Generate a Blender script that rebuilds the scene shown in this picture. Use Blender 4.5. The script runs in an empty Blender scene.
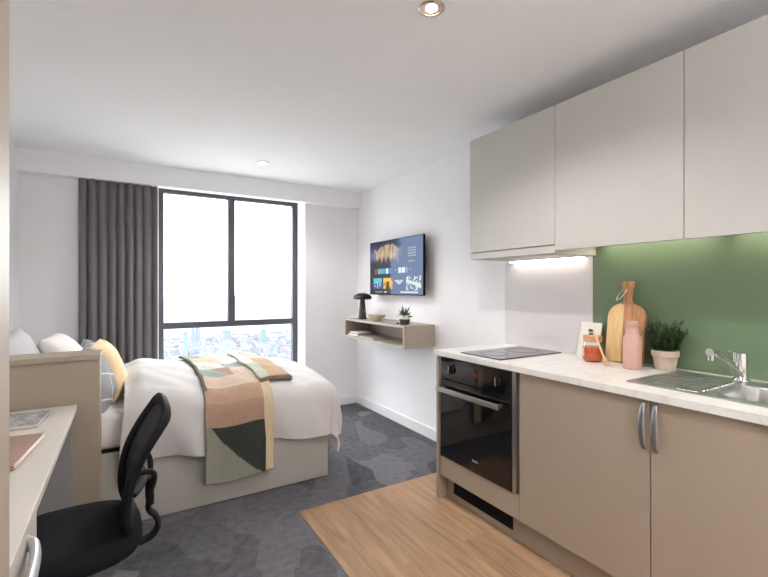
import bpy, bmesh, math, random
from mathutils import Vector, Matrix, noise
S = bpy.context.scene
COL = S.collection
PI = math.pi
random.seed(7)

# ------------------------------------------------------------------ camera, world, exposure
cam_d = bpy.data.cameras.new('camera'); cam = bpy.data.objects.new('camera', cam_d); COL.objects.link(cam)
cam.location = (0, 0, 1.29); cam.rotation_euler = (PI/2, 0, -math.atan(259/426.7))
cam_d.sensor_width = 36; cam_d.lens = 20.0; cam_d.clip_start = 0.02; cam_d.clip_end = 6000
S.camera = cam
S.view_settings.view_transform = 'Standard'; S.view_settings.look = 'None'
S.view_settings.exposure = 0.58; S.view_settings.gamma = 1.0; S.view_settings.use_curve_mapping = False
SKY = 7.4
DOWN_W = 30
LED = 8
FILL_UP_W = 108
S.cycles.diffuse_bounces = 8; S.cycles.max_bounces = 14; S.cycles.transparent_max_bounces = 12
W = bpy.data.worlds.new('sky'); S.world = W; W.use_nodes = True
bg = W.node_tree.nodes['Background']; bg.inputs[0].default_value = (0.95, 0.98, 1.0, 1); bg.inputs[1].default_value = SKY

# room numbers (metres): camera stands at x=0 y=0
XL, XR, YB, YW, ZC = -0.70, 2.25, -1.6, 4.29, 2.36
OX0, OX1, OZ0, OZ1 = 0.257, 1.627, 0.12, 2.25      # window opening
YF = 4.52                                           # window frame plane

pl = bpy.data.lights.new('window_portal', 'AREA'); plo = bpy.data.objects.new('window_portal', pl); COL.objects.link(plo)
pl.shape = 'RECTANGLE'; pl.size = OX1-OX0; pl.size_y = OZ1-OZ0
plo.location = ((OX0+OX1)/2, YF+0.12, (OZ0+OZ1)/2); plo.rotation_euler = (-PI/2, 0, 0)
pl.cycles.is_portal = True

# ------------------------------------------------------------------ materials
def lin(c):
    c = c/255.0
    return c/12.92 if c <= 0.04045 else ((c+0.055)/1.055)**2.4
def rgb(t, a=1.0): return (lin(t[0]), lin(t[1]), lin(t[2]), a)
def mat(name, col, rough=0.5, metal=0.0, var=0.04, scale=30, bump=0.0, bscale=None, spec=0.5, coat=0, emis=None, estr=0, sheen=0, stretch=None):
    m = bpy.data.materials.new(name); m.use_nodes = True
    nt = m.node_tree; b = nt.nodes['Principled BSDF']
    b.inputs['Roughness'].default_value = rough; b.inputs['Metallic'].default_value = metal
    b.inputs['Specular IOR Level'].default_value = spec; b.inputs['Coat Weight'].default_value = coat
    b.inputs['Sheen Weight'].default_value = sheen
    tc = nt.nodes.new('ShaderNodeTexCoord'); mp = nt.nodes.new('ShaderNodeMapping')
    nt.links.new(tc.outputs['Object'], mp.inputs[0])
    if stretch: mp.inputs['Scale'].default_value = stretch
    nz = nt.nodes.new('ShaderNodeTexNoise'); nz.inputs['Scale'].default_value = scale; nz.inputs['Detail'].default_value = 4
    nt.links.new(mp.outputs[0], nz.inputs['Vector'])
    c = rgb(col)
    r = nt.nodes.new('ShaderNodeValToRGB'); nt.links.new(nz.outputs[0], r.inputs[0])
    r.color_ramp.elements[0].position = 0.3; r.color_ramp.elements[1].position = 0.7
    r.color_ramp.elements[0].color = tuple(x*(1-var) for x in c[:3])+(1,)
    r.color_ramp.elements[1].color = tuple(min(1, x*(1+var)) for x in c[:3])+(1,)
    nt.links.new(r.outputs[0], b.inputs['Base Color'])
    if bump:
        n2 = nt.nodes.new('ShaderNodeTexNoise'); n2.inputs['Scale'].default_value = bscale or scale; n2.inputs['Detail'].default_value = 3
        nt.links.new(mp.outputs[0], n2.inputs['Vector'])
        bp = nt.nodes.new('ShaderNodeBump'); bp.inputs['Strength'].default_value = bump; bp.inputs['Distance'].default_value = 0.01
        nt.links.new(n2.outputs[0], bp.inputs['Height']); nt.links.new(bp.outputs[0], b.inputs['Normal'])
    if emis:
        b.inputs['Emission Color'].default_value = rgb(emis); b.inputs['Emission Strength'].default_value = estr
    return m
def nodes(m): return m.node_tree.nodes, m.node_tree.links, m.node_tree.nodes['Principled BSDF']
def blank(name, rough=0.5, metal=0.0):
    m = bpy.data.materials.new(name); m.use_nodes = True
    b = m.node_tree.nodes['Principled BSDF']; b.inputs['Roughness'].default_value = rough; b.inputs['Metallic'].default_value = metal
    return m

M = {}
M['wall'] = mat('white_paint', (237, 236, 238), 0.85, var=0.012, scale=6, bump=0.03, bscale=250)
M['ceil'] = mat('ceiling_paint', (239, 240, 242), 0.9, var=0.01, scale=4)
M['skirt'] = mat('white_gloss_paint', (236, 236, 236), 0.45, var=0.01)
M['taupe'] = mat('taupe_laminate', (159, 144, 128), 0.42, var=0.012, scale=40)
M['stone'] = mat('pale_stone_laminate', (191, 189, 184), 0.40, var=0.01, scale=40)
M['beige'] = mat('beige_laminate', (164, 151, 135), 0.45, var=0.015, scale=40)
M['ivory'] = mat('ivory_laminate', (210, 204, 195), 0.42, var=0.012, scale=40)
M['shelf'] = mat('greige_laminate', (164, 152, 139), 0.45, var=0.015)
M['bedbase'] = mat('oatmeal_upholstery', (172, 168, 160), 0.9, var=0.03, scale=300, bump=0.1, bscale=500)
M['steel'] = mat('brushed_steel', (190, 190, 190), 0.28, 1.0, var=0.05, scale=40, stretch=(1, 1, 30))
M['handle'] = mat('satin_nickel', (150, 150, 154), 0.48, 1.0, var=0.03)
M['plastic_handle'] = mat('pale_grey_handle', (200, 204, 210), 0.4, 0.3, var=0.02)
M['chrome'] = mat('chrome', (225, 225, 225), 0.08, 1.0, var=0.01)
M['sinksteel'] = mat('sink_steel', (182, 184, 182), 0.36, 0.9, var=0.03, scale=60)
M['blackglass'] = mat('black_glass', (12, 12, 14), 0.06, var=0.0, coat=0.4)
M['blackplastic'] = mat('black_plastic', (22, 22, 25), 0.75, var=0.08, spec=0.25)
M['blackfabric'] = mat('black_seat_fabric', (24, 24, 28), 0.95, var=0.2, scale=400, bump=0.15, bscale=600, spec=0.2)
M['frame'] = mat('dark_grey_aluminium', (66, 66, 74), 0.5, 0.0, var=0.03)
M['curtain'] = mat('charcoal_curtain_cloth', (112, 109, 112), 0.95, var=0.08, scale=200, bump=0.08, bscale=500, sheen=0.1, stretch=(1, 1, .3))
M['duvet'] = mat('white_cotton', (208, 205, 203), 0.9, var=0.015, scale=8, bump=0.55, bscale=6, sheen=0.1)
M['pillow_w'] = mat('white_pillow_cotton', (234, 231, 228), 0.9, var=0.015, scale=8, bump=0.12, bscale=12)
M['pillow_g'] = mat('pale_grey_cotton', (196, 194, 196), 0.9, var=0.03, scale=8, bump=0.15, bscale=12)
M['mattress'] = mat('mattress_ticking', (232, 230, 224), 0.9, var=0.02, scale=80)
M['peach'] = mat('peach_velvet', (238, 208, 164), 0.9, var=0.05, scale=12, sheen=0.2)
M['pink'] = mat('dusty_pink_ceramic', (194, 156, 144), 0.55, var=0.03)
M['pinkcap'] = mat('dusty_pink_cap', (184, 146, 133), 0.5, var=0.03)
M['rose'] = mat('rose_gold_metal', (178, 148, 133), 0.35, 0.35, var=0.02)
M['terracotta'] = mat('pale_clay', (194, 176, 160), 0.9, var=0.08, scale=40, bump=0.1, bscale=90)
M['soil'] = mat('soil', (45, 34, 27), 1.0, var=0.4, scale=90)
M['herb'] = mat('herb_green', (52, 78, 42), 0.6, var=0.35, scale=60)
M['succulent'] = mat('succulent_green', (66, 84, 58), 0.6, var=0.3, scale=80)
M['potwhite'] = mat('white_glaze', (228, 226, 222), 0.4, var=0.02)
M['potgrey'] = mat('dark_grey_glaze', (70, 68, 66), 0.5, var=0.08)
M['lampblack'] = mat('matt_black_metal', (24, 24, 25), 0.45, var=0.05)
M['lampbase'] = mat('dark_bronze_ribbed', (70, 64, 58), 0.45, 0.2, var=0.1, scale=80)
M['bowl'] = mat('stone_bowl', (206, 194, 178), 0.7, var=0.08, scale=60)
M['honey'] = mat('honey', (196, 82, 32), 0.1, var=0.1, scale=20)
M['jarlabel'] = mat('pale_jar_label', (230, 190, 170), 0.6, var=0.05)
M['card'] = mat('white_card', (224, 220, 212), 0.8, var=0.02)
M['ink'] = mat('dark_ink', (74, 64, 56), 0.8, var=0.05)
M['cord'] = mat('pale_string', (206, 206, 200), 0.9, var=0.1)
M['splash'] = mat('pale_grey_splash_panel', (212, 208, 210), 0.35, var=0.01)
M['green'] = mat('sage_green_glass', (104, 124, 96), 0.32, var=0.01, scale=5)
M['paper'] = mat('paper', (214, 210, 204), 0.8, var=0.05)
M['book_dark'] = mat('dark_cover', (62, 58, 58), 0.6, var=0.1)
M['book_grey'] = mat('grey_cover', (150, 144, 140), 0.6, var=0.1)
M['led'] = mat('led_diffuser', (255, 255, 255), 0.5, emis=(255, 244, 226), estr=LED)
M['bulb'] = mat('lit_bulb', (255, 255, 255), 0.4, emis=(255, 226, 180), estr=18)
M['bezel'] = mat('satin_downlight_ring', (206, 192, 180), 0.25, 0.8, var=0.02)
M['red_led'] = mat('red_display', (34, 6, 6), 0.3, emis=(255, 40, 30), estr=0.05)
M['marking'] = mat('pale_print', (190, 190, 190), 0.5)
M['deskgrey'] = mat('grey_desk_panel', (150, 148, 148), 0.5, var=0.01)
M['gap_shade'] = mat('gap_shade_black', (20, 19, 18), 0.9)

# clear glass: straight-through transparency with a thin surface reflection
def glass(name, tint=(1, 1, 1), gl=0.06):
    m = bpy.data.materials.new(name); m.use_nodes = True; nt = m.node_tree; nt.nodes.clear()
    o = nt.nodes.new('ShaderNodeOutputMaterial'); t = nt.nodes.new('ShaderNodeBsdfTransparent'); g = nt.nodes.new('ShaderNodeBsdfGlossy')
    t.inputs[0].default_value = (*tint, 1); g.inputs['Roughness'].default_value = 0.03
    mx = nt.nodes.new('ShaderNodeMixShader'); mx.inputs[0].default_value = gl
    nt.links.new(t.outputs[0], mx.inputs[1]); nt.links.new(g.outputs[0], mx.inputs[2]); nt.links.new(mx.outputs[0], o.inputs[0])
    return m
M['pane'] = glass('window_glass', (0.97, 0.985, 0.99), 0.05)
M['jarglass'] = glass('jar_glass', (0.96, 0.95, 0.93), 0.09)

def wood(name, a, b_, scale=(12, 1.2, 12), rough=0.45, planks=None):
    m = blank(name, rough); n, l, b = nodes(m)
    tc = n.new('ShaderNodeTexCoord'); mp = n.new('ShaderNodeMapping'); mp.inputs['Scale'].default_value = scale
    l.new(tc.outputs['Object'], mp.inputs[0])
    nz = n.new('ShaderNodeTexNoise'); nz.inputs['Scale'].default_value = 2.2; nz.inputs['Detail'].default_value = 8; nz.inputs['Roughness'].default_value = 0.62
    nz.inputs['Distortion'].default_value = 0.7
    vec = mp.outputs[0]
    if planks:
        mb = n.new('ShaderNodeMapping'); mb.inputs['Rotation'].default_value = (0, 0, PI/2); l.new(tc.outputs['Object'], mb.inputs[0])
        br = n.new('ShaderNodeTexBrick'); br.inputs['Scale'].default_value = 1
        br.inputs['Brick Width'].default_value = planks[1]; br.inputs['Row Height'].default_value = planks[0]
        br.inputs['Mortar Size'].default_value = 0.0012; br.inputs['Color1'].default_value = (0, 0, 0, 1); br.inputs['Color2'].default_value = (1, 1, 1, 1)
        br.inputs['Mortar'].default_value = (.3, .3, .3, 1); br.offset = 0.37
        l.new(mb.outputs[0], br.inputs['Vector'])
        mul = n.new('ShaderNodeVectorMath'); mul.operation = 'SCALE'; mul.inputs['Scale'].default_value = 37; l.new(br.outputs['Color'], mul.inputs[0])
        add = n.new('ShaderNodeVectorMath'); l.new(mp.outputs[0], add.inputs[0]); l.new(mul.outputs[0], add.inputs[1]); vec = add.outputs[0]
    l.new(vec, nz.inputs['Vector'])
    r = n.new('ShaderNodeValToRGB'); r.color_ramp.elements[0].position = 0.28; r.color_ramp.elements[1].position = 0.72
    r.color_ramp.elements[0].color = rgb(a); r.color_ramp.elements[1].color = rgb(b_)
    l.new(nz.outputs[0], r.inputs[0]); out = r.outputs[0]
    if planks:
        mx = n.new('ShaderNodeMix'); mx.data_type = 'RGBA'; mx.blend_type = 'MULTIPLY'; mx.inputs[0].default_value = 0.16
        l.new(out, mx.inputs[6]); l.new(br.outputs['Color'], mx.inputs[7]); out = mx.outputs[2]
    l.new(out, b.inputs['Base Color'])
    return m
M['vinyl'] = wood('oak_plank_vinyl', (140, 108, 81), (192, 157, 124), (13, 0.9, 13), 0.42, planks=(0.18, 1.2))
M['wood_light'] = wood('pale_board_wood', (206, 168, 112), (232, 202, 150), (30, 30, 2.2), 0.5)
M['wood_dark'] = wood('brown_board_wood', (150, 100, 68), (196, 146, 106), (30, 30, 2.2), 0.5)
M['wood_lid'] = wood('lid_wood', (176, 122, 84), (206, 156, 112), (20, 4, 20), 0.5)
M['wood_dip'] = wood('dipper_wood', (214, 176, 132), (232, 200, 160), (20, 4, 20), 0.5)

# carpet tiles: irregular dark and mid grey facets with pile noise
def carpet():
    m = blank('slate_carpet_tiles', 1.0); n, l, b = nodes(m); b.inputs['Specular IOR Level'].default_value = 0.1
    tc = n.new('ShaderNodeTexCoord'); mp = n.new('ShaderNodeMapping'); mp.inputs['Rotation'].default_value = (0, 0, 0.5); mp.inputs['Scale'].default_value = (3.2, 2.2, 1)
    l.new(tc.outputs['Object'], mp.inputs[0])
    v = n.new('ShaderNodeTexVoronoi'); v.distance = 'MANHATTAN'; v.inputs['Scale'].default_value = 1.0; v.inputs['Randomness'].default_value = 0.8
    l.new(mp.outputs[0], v.inputs['Vector'])
    sx = n.new('ShaderNodeSeparateColor'); l.new(v.outputs['Color'], sx.inputs[0])
    nz = n.new('ShaderNodeTexNoise'); nz.inputs['Scale'].default_value = 140; nz.inputs['Detail'].default_value = 3; l.new(tc.outputs['Object'], nz.inputs['Vector'])
    nb = n.new('ShaderNodeTexNoise'); nb.inputs['Scale'].default_value = 22; nb.inputs['Detail'].default_value = 5; l.new(tc.outputs['Object'], nb.inputs['Vector'])
    a1 = n.new('ShaderNodeMath'); a1.operation = 'MULTIPLY_ADD'; a1.inputs[1].default_value = 0.42; a1.inputs[2].default_value = -0.18; l.new(sx.outputs[0], a1.inputs[0])
    a2 = n.new('ShaderNodeMath'); a2.operation = 'MULTIPLY_ADD'; a2.inputs[1].default_value = 0.55; l.new(nz.outputs[0], a2.inputs[0]); l.new(a1.outputs[0], a2.inputs[2])
    a3 = n.new('ShaderNodeMath'); a3.operation = 'MULTIPLY_ADD'; a3.inputs[1].default_value = 0.6; l.new(nb.outputs[0], a3.inputs[0]); l.new(a2.outputs[0], a3.inputs[2])
    r = n.new('ShaderNodeValToRGB'); r.color_ramp.elements[0].position = 0.2; r.color_ramp.elements[1].position = 0.95
    r.color_ramp.elements[0].color = rgb((60, 60, 65)); r.color_ramp.elements[1].color = rgb((124, 123, 128))
    l.new(a3.outputs[0], r.inputs[0]); l.new(r.outputs[0], b.inputs['Base Color'])
    bp = n.new('ShaderNodeBump'); bp.inputs['Strength'].default_value = 0.4; bp.inputs['Distance'].default_value = 0.004
    l.new(nz.outputs[0], bp.inputs['Height']); l.new(bp.outputs[0], b.inputs['Normal'])
    return m
M['carpet'] = carpet()

def marble():
    m = blank('white_marble_laminate', 0.3); n, l, b = nodes(m)
    tc = n.new('ShaderNodeTexCoord'); mp = n.new('ShaderNodeMapping'); mp.inputs['Rotation'].default_value = (0.5, 0.3, 0.7); l.new(tc.outputs['Object'], mp.inputs[0])
    nz = n.new('ShaderNodeTexNoise'); nz.inputs['Scale'].default_value = 2.6; nz.inputs['Detail'].default_value = 7; nz.inputs['Distortion'].default_value = 1.6
    l.new(mp.outputs[0], nz.inputs['Vector'])
    d = n.new('ShaderNodeMath'); d.operation = 'SUBTRACT'; d.inputs[1].default_value = 0.5; l.new(nz.outputs[0], d.inputs[0])
    ab = n.new('ShaderNodeMath'); ab.operation = 'ABSOLUTE'; l.new(d.outputs[0], ab.inputs[0])
    r = n.new('ShaderNodeValToRGB'); r.color_ramp.elements[0].position = 0.0; r.color_ramp.elements[1].position = 0.035
    r.color_ramp.elements[0].color = rgb((219, 216, 212)); r.color_ramp.elements[1].color = rgb((229, 227, 223))
    l.new(ab.outputs[0], r.inputs[0]); l.new(r.outputs[0], b.inputs['Base Color'])
    return m
M['marble'] = marble()

def lined():
    m = blank('grey_cushion_white_lines', 0.9); n, l, b = nodes(m)
    tc = n.new('ShaderNodeTexCoord'); mp = n.new('ShaderNodeMapping'); mp.inputs['Rotation'].default_value = (0, 0, 0.5); l.new(tc.outputs['Object'], mp.inputs[0])
    br = n.new('ShaderNodeTexBrick'); br.inputs['Scale'].default_value = 1; br.inputs['Brick Width'].default_value = 0.21; br.inputs['Row Height'].default_value = 0.14
    br.inputs['Mortar Size'].default_value = 0.005; br.inputs['Color1'].default_value = rgb((150, 152, 155)); br.inputs['Color2'].default_value = rgb((164, 166, 168)); br.inputs['Mortar'].default_value = rgb((222, 222, 218))
    l.new(mp.outputs[0], br.inputs['Vector']); l.new(br.outputs['Color'], b.inputs['Base Color'])
    return m
M['lined'] = lined()

def attr_mat(name, rough=0.9, emit=0.0):
    m = blank(name, rough); n, l, b = nodes(m)
    a = n.new('ShaderNodeAttribute'); a.attribute_name = 'Col'
    if emit:
        b.inputs['Base Color'].default_value = (0.01, 0.01, 0.012, 1); l.new(a.outputs['Color'], b.inputs['Emission Color']); b.inputs['Emission Strength'].default_value = emit
    else:
        nz = n.new('ShaderNodeTexNoise'); nz.inputs['Scale'].default_value = 160
        mp = n.new('ShaderNodeMapping'); mp.inputs['Scale'].default_value = (1, .12, .12); tc = n.new('ShaderNodeTexCoord')
        l.new(tc.outputs['Object'], mp.inputs[0]); l.new(mp.outputs[0], nz.inputs['Vector'])
        mr = n.new('ShaderNodeMapRange'); mr.inputs['To Min'].default_value = 0.75; mr.inputs['To Max'].default_value = 1.2; l.new(nz.outputs[0], mr.inputs[0])
        mx = n.new('ShaderNodeVectorMath'); mx.operation = 'MULTIPLY'
        l.new(a.outputs['Color'], mx.inputs[0]); l.new(mr.outputs[0], mx.inputs[1]); l.new(mx.outputs[0], b.inputs['Base Color'])
    return m
M['throw'] = attr_mat('woven_patchwork', 0.95)
M['screen'] = attr_mat('television_picture', 0.5, 0.68); M['screen'].node_tree.nodes['Principled BSDF'].inputs['Specular IOR Level'].default_value = 0.12

def meshfabric():
    m = mat('black_mesh_net', (20, 20, 23), 0.8, var=0.1); nt = m.node_tree; b = nt.nodes['Principled BSDF']
    tc = nt.nodes.new('ShaderNodeTexCoord'); v = nt.nodes.new('ShaderNodeTexVoronoi'); v.inputs['Scale'].default_value = 330; v.inputs['Randomness'].default_value = 0.1
    nt.links.new(tc.outputs['Object'], v.inputs['Vector'])
    r = nt.nodes.new('ShaderNodeValToRGB'); r.color_ramp.elements[0].position = 0.12; r.color_ramp.elements[1].position = 0.2
    r.color_ramp.elements[0].color = (0, 0, 0, 1); r.color_ramp.elements[1].color = (1, 1, 1, 1)
    nt.links.new(v.outputs['Distance'], r.inputs[0]); nt.links.new(r.outputs[0], b.inputs['Alpha'])
    return m
M['net'] = meshfabric()

def speckle():
    m = blank('grey_marbled_cover', 0.6); n, l, b = nodes(m)
    tc = n.new('ShaderNodeTexCoord'); nz = n.new('ShaderNodeTexNoise'); nz.inputs['Scale'].default_value = 28; nz.inputs['Detail'].default_value = 6; nz.inputs['Distortion'].default_value = 2
    l.new(tc.outputs['Object'], nz.inputs['Vector']); r = n.new('ShaderNodeValToRGB')
    r.color_ramp.elements[0].position = .38; r.color_ramp.elements[1].position = .68
    r.color_ramp.elements[0].color = rgb((126, 128, 132)); r.color_ramp.elements[1].color = rgb((196, 194, 190))
    l.new(nz.outputs[0], r.inputs[0]); l.new(r.outputs[0], b.inputs['Base Color']); return m
M['speckle'] = speckle()

# ------------------------------------------------------------------ mesh helpers
ORG = {}
class MB:
    def __init__(s): s.bm = bmesh.new()
    def merge(s, t):
        me = bpy.data.meshes.new('tmp'); t.to_mesh(me); t.free(); s.bm.from_mesh(me); bpy.data.meshes.remove(me); return s
    def box(s, x0, x1, y0, y1, z0, z1, bev=0.0, seg=2, mtx=None):
        t = bmesh.new(); bmesh.ops.create_cube(t, size=1)
        for v in t.verts: v.co = Vector(((x0+x1)/2+v.co.x*(x1-x0), (y0+y1)/2+v.co.y*(y1-y0), (z0+z1)/2+v.co.z*(z1-z0)))
        if bev: bmesh.ops.bevel(t, geom=t.edges[:], offset=bev, segments=seg, profile=0.5, affect='EDGES', clamp_overlap=True)
        if mtx: t.transform(mtx)
        return s.merge(t)
    def lathe(s, prof, c=(0, 0, 0), n=32, mtx=None, cap=True):
        t = bmesh.new(); rings = []
        for r, z in prof: rings.append([t.verts.new((r*math.cos(2*PI*i/n), r*math.sin(2*PI*i/n), z)) for i in range(n)])
        for a, b in zip(rings, rings[1:]):
            for i in range(n): t.faces.new((a[i], a[(i+1) % n], b[(i+1) % n], b[i]))
        if cap:
            if prof[0][0] > 1e-4: t.faces.new(rings[0][::-1])
            if prof[-1][0] > 1e-4: t.faces.new(rings[-1])
        bmesh.ops.remove_doubles(t, verts=t.verts[:], dist=1e-6)
        bmesh.ops.recalc_face_normals(t, faces=t.faces[:])
        if mtx: t.transform(mtx)
        t.transform(Matrix.Translation(c)); return s.merge(t)
    def cyl(s, p0, p1, r0, r1=None, n=24):
        p0, p1 = Vector(p0), Vector(p1); d = p1-p0; q = d.to_track_quat('Z', 'Y').to_matrix().to_4x4()
        return s.lathe([(r0, 0), (r1 if r1 is not None else r0, d.length)], p0, n, q)
    def tube(s, pts, r, n=12, rz=None, up=(0, 0, 1), caps=True, closed=False):
        """swept ellipse: r across, rz along the up side; r may be a list"""
        t = bmesh.new(); pts = [Vector(p) for p in pts]; rings = []; N = len(pts)
        for i, p in enumerate(pts):
            if closed: d = pts[(i+1) % N]-pts[i-1]
            else: d = pts[min(i+1, N-1)]-pts[max(i-1, 0)]
            d.normalize(); a = d.cross(Vector(up))
            if a.length < 1e-3: a = d.cross(Vector((0, 1, 0)))
            a.normalize(); b = a.cross(d).normalized()
            ra = r[i] if isinstance(r, (list, tuple)) else r
            rb = (rz[i] if isinstance(rz, (list, tuple)) else rz) if rz is not None else ra
            rings.append([t.verts.new(p+a*ra*math.cos(2*PI*k/n)+b*rb*math.sin(2*PI*k/n)) for k in range(n)])
        for i in range(N if closed else N-1):
            A, B = rings[i], rings[(i+1) % N]
            for k in range(n): t.faces.new((A[k], A[(k+1) % n], B[(k+1) % n], B[k]))
        if caps and not closed: t.faces.new(rings[0][::-1]); t.faces.new(rings[-1])
        bmesh.ops.recalc_face_normals(t, faces=t.faces[:])
        return s.merge(t)
    def grid(s, f, nu, nv, color=None):
        t = s.bm; lay = t.loops.layers.float_color.get('Col') or (t.loops.layers.float_color.new('Col') if color else None)
        vs = [[t.verts.new(f(i/nu, j/nv)) for j in range(nv+1)] for i in range(nu+1)]
        for i in range(nu):
            for j in range(nv):
                fc = t.faces.new((vs[i][j], vs[i+1][j], vs[i+1][j+1], vs[i][j+1]))
                if color:
                    c = rgb(color((i+.5)/nu, (j+.5)/nv))
                    for lp in fc.loops: lp[lay] = c
        return s
    def prism(s, pts, z0, z1, mtx=None, bev=0):
        t = bmesh.new(); f = t.faces.new([t.verts.new((x, y, z0)) for x, y in pts])
        r = bmesh.ops.extrude_face_region(t, geom=[f])
        for v in r['geom']:
            if isinstance(v, bmesh.types.BMVert): v.co.z = z1
        bmesh.ops.recalc_face_normals(t, faces=t.faces[:])
        if bev: bmesh.ops.bevel(t, geom=[e for e in t.edges if len(e.link_faces) == 2 and e.calc_face_angle() > 0.9], offset=bev, segments=2, affect='EDGES', clamp_overlap=True)
        if mtx: t.transform(mtx)
        return s.merge(t)
    def build(s, name, m, parent=None, smooth=True, org=None, flat=False):
        o_ = ORG[parent.name] if parent else Vector(org or (0, 0, 0))
        if o_.length: s.bm.transform(Matrix.Translation(-o_))
        for f in s.bm.faces: f.smooth = smooth
        me = bpy.data.meshes.new(name); s.bm.to_mesh(me); s.bm.free()
        me.materials.append(m)
        o = bpy.data.objects.new(name, me); COL.objects.link(o)
        if parent: o.parent = parent
        else: o.location = o_
        ORG[o.name] = o_
        if smooth and not flat:
            try: me.set_sharp_from_angle(angle=math.radians(38))
            except Exception: pass
        return o
def tag(o, label, cat=None, group=None, kind=None):
    if label: o['label'] = label
    if cat: o['category'] = cat
    if group: o['group'] = group
    if kind: o['kind'] = kind
    return o
def thing(name, loc, label, cat, group=None, local=False):
    o = bpy.data.objects.new(name, None); COL.objects.link(o); o.location = loc; o.empty_display_size = 0.05
    ORG[o.name] = Vector((0, 0, 0)) if local else Vector(loc)
    return tag(o, label, cat, group)
def copy_tree(o, parent=None):
    c = o.copy(); COL.objects.link(c)
    if parent: c.parent = parent
    for ch in list(o.children): copy_tree(ch, c)
    ORG[c.name] = ORG[o.name]
    return c
def solid(o, t, off=0.0):
    m = o.modifiers.new('thickness', 'SOLIDIFY'); m.thickness = t; m.offset = off; return o
def sm(a, b, x):
    t = max(0.0, min(1.0, (x-a)/(b-a))); return t*t*(3-2*t)
def lerp(a, b, t): return a+(b-a)*t

# ------------------------------------------------------------------ the setting
T = 0.15
def struct(mb, name, m, label=None, smooth=False):
    o = mb.build(name, m, smooth=smooth); return tag(o, label, None, None, 'structure')
struct(MB().box(XL-T, XR+T, YB-T, YW+T, -0.2, 0), 'floor', M['carpet'], 'dark slate grey carpet of irregular facets')
struct(MB().box(0.856, XR-.001, YB+.001, 2.36, 0.0, 0.004), 'floor', M['vinyl'], 'oak plank vinyl floor in front of the kitchen')
struct(MB().box(XL-T, XR+T, YB-T, YW+T, ZC, ZC+T), 'ceiling', M['ceil'], 'white ceiling')
struct(MB().box(XL-T, XL, YB-T, YW+T, 0, ZC), 'wall_left', M['wall'])
struct(MB().box(XR, XR+T, YB-T, YW+T, 0, ZC), 'wall_right', M['wall'])
struct(MB().box(XL-T, XR+T, YB-T, YB, 0, ZC), 'wall_back', M['wall'])
D2 = YF+0.10
ww = MB()
ww.box(XL-T, OX0, YW, D2, 0, ZC).box(OX1, XR+T, YW, D2, 0, ZC).box(OX0, OX1, YW, D2, OZ1, ZC).box(OX0, OX1, YW, D2, 0, OZ0)
struct(ww, 'wall_window', M['wall'])
struct(MB().box(XL, XR, 4.19, YW, 2.185, ZC), 'trim_1', M['ceil'], 'white boxed bulkhead above the window')
def skirt(name, x0, x1, y0, y1): struct(MB().box(x0, x1, y0, y1, 0, 0.095, 0.004), name, M['skirt'])
skirt('baseboard_right', XR-.016, XR, 2.09, YW)
skirt('baseboard_window', OX1-1.3, XR-.017, YW-.016, YW)
skirt('baseboard_left', XL, XL+.016, YB, -0.3)
# window
f = 0.055
wf = MB()
wf.box(OX0, OX0+f, YF, YF+.07, OZ0, OZ1, .004).box(OX1-f, OX1, YF, YF+.07, OZ0, OZ1, .004)
wf.box(OX0+f, OX1-f, YF, YF+.07, OZ1-.055, OZ1, .004).box(OX0+f, OX1-f, YF, YF+.07, OZ0, OZ0+.06, .004)
wf.box(OX0+f, OX1-f, YF, YF+.07, .905, .965, .004).box(.895, .963, YF, YF+.07, .965, OZ1-.055, .004)
win = struct(wf, 'window_1', M['frame'], 'tall dark grey framed window with two upper panes and one wide lower pane', smooth=False)
for x0, x1, z0, z1 in ((OX0+f, .895, .965, OZ1-.055), (.963, OX1-f, .965, OZ1-.055), (OX0+f, OX1-f, OZ0+.06, .905)):
    MB().box(x0, x1, YF+.03, YF+.036, z0, z1).build('pane', M['pane'], win, smooth=False)
MB().box(OX0+.001, OX1-.001, YW+.002, YF-.001, OZ0, OZ0+.015).build('window_sill', M['skirt'], win, smooth=False)

# ------------------------------------------------------------------ ceiling downlights
def downlight(x, y, label):
    t = thing('downlight', (x, y, ZC), label, 'ceiling light', 'recessed ceiling downlights')
    z = ZC
    MB().lathe([(.034, z-.001), (.036, z-.006), (.046, z-.007), (.050, z-.004), (.050, z-.0005)], (x, y, 0), 40, cap=False).build('bezel', M['bezel'], t)
    MB().lathe([(.037, z-.0045), (.022, z-.0012), (.0, z-.001)], (x, y, 0), 40, cap=False).build('reflector', M['bezel'], t)
    MB().lathe([(.0, z-.009), (.014, z-.008), (.021, z-.004), (.021, z-.002)], (x, y, 0), 28, cap=False).build('bulb', M['bulb'], t)
    l = bpy.data.lights.new('lamp', 'SPOT'); l.energy = DOWN_W; l.color = (1, .965, .925); l.spot_size = math.radians(142); l.spot_blend = 0.55; l.shadow_soft_size = 0.035
    lo = bpy.data.objects.new('lamp_light', l); COL.objects.link(lo); lo.parent = t; lo.location = (0, 0, -.03)
    return t
downlight(1.0, 1.298, 'lit recessed downlight nearest the wall cupboards')
downlight(1.0, 3.63, 'small lit recessed downlight near the window bulkhead')
downlight(-0.2, -0.9, 'added fill downlight behind the camera on the wardrobe side')  # added unseen lamp, brightens the near half of the room
downlight(1.0, -0.75, 'added fill downlight behind the camera')  # second added lamp out of view, lifts kitchen and ceiling brightness

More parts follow.
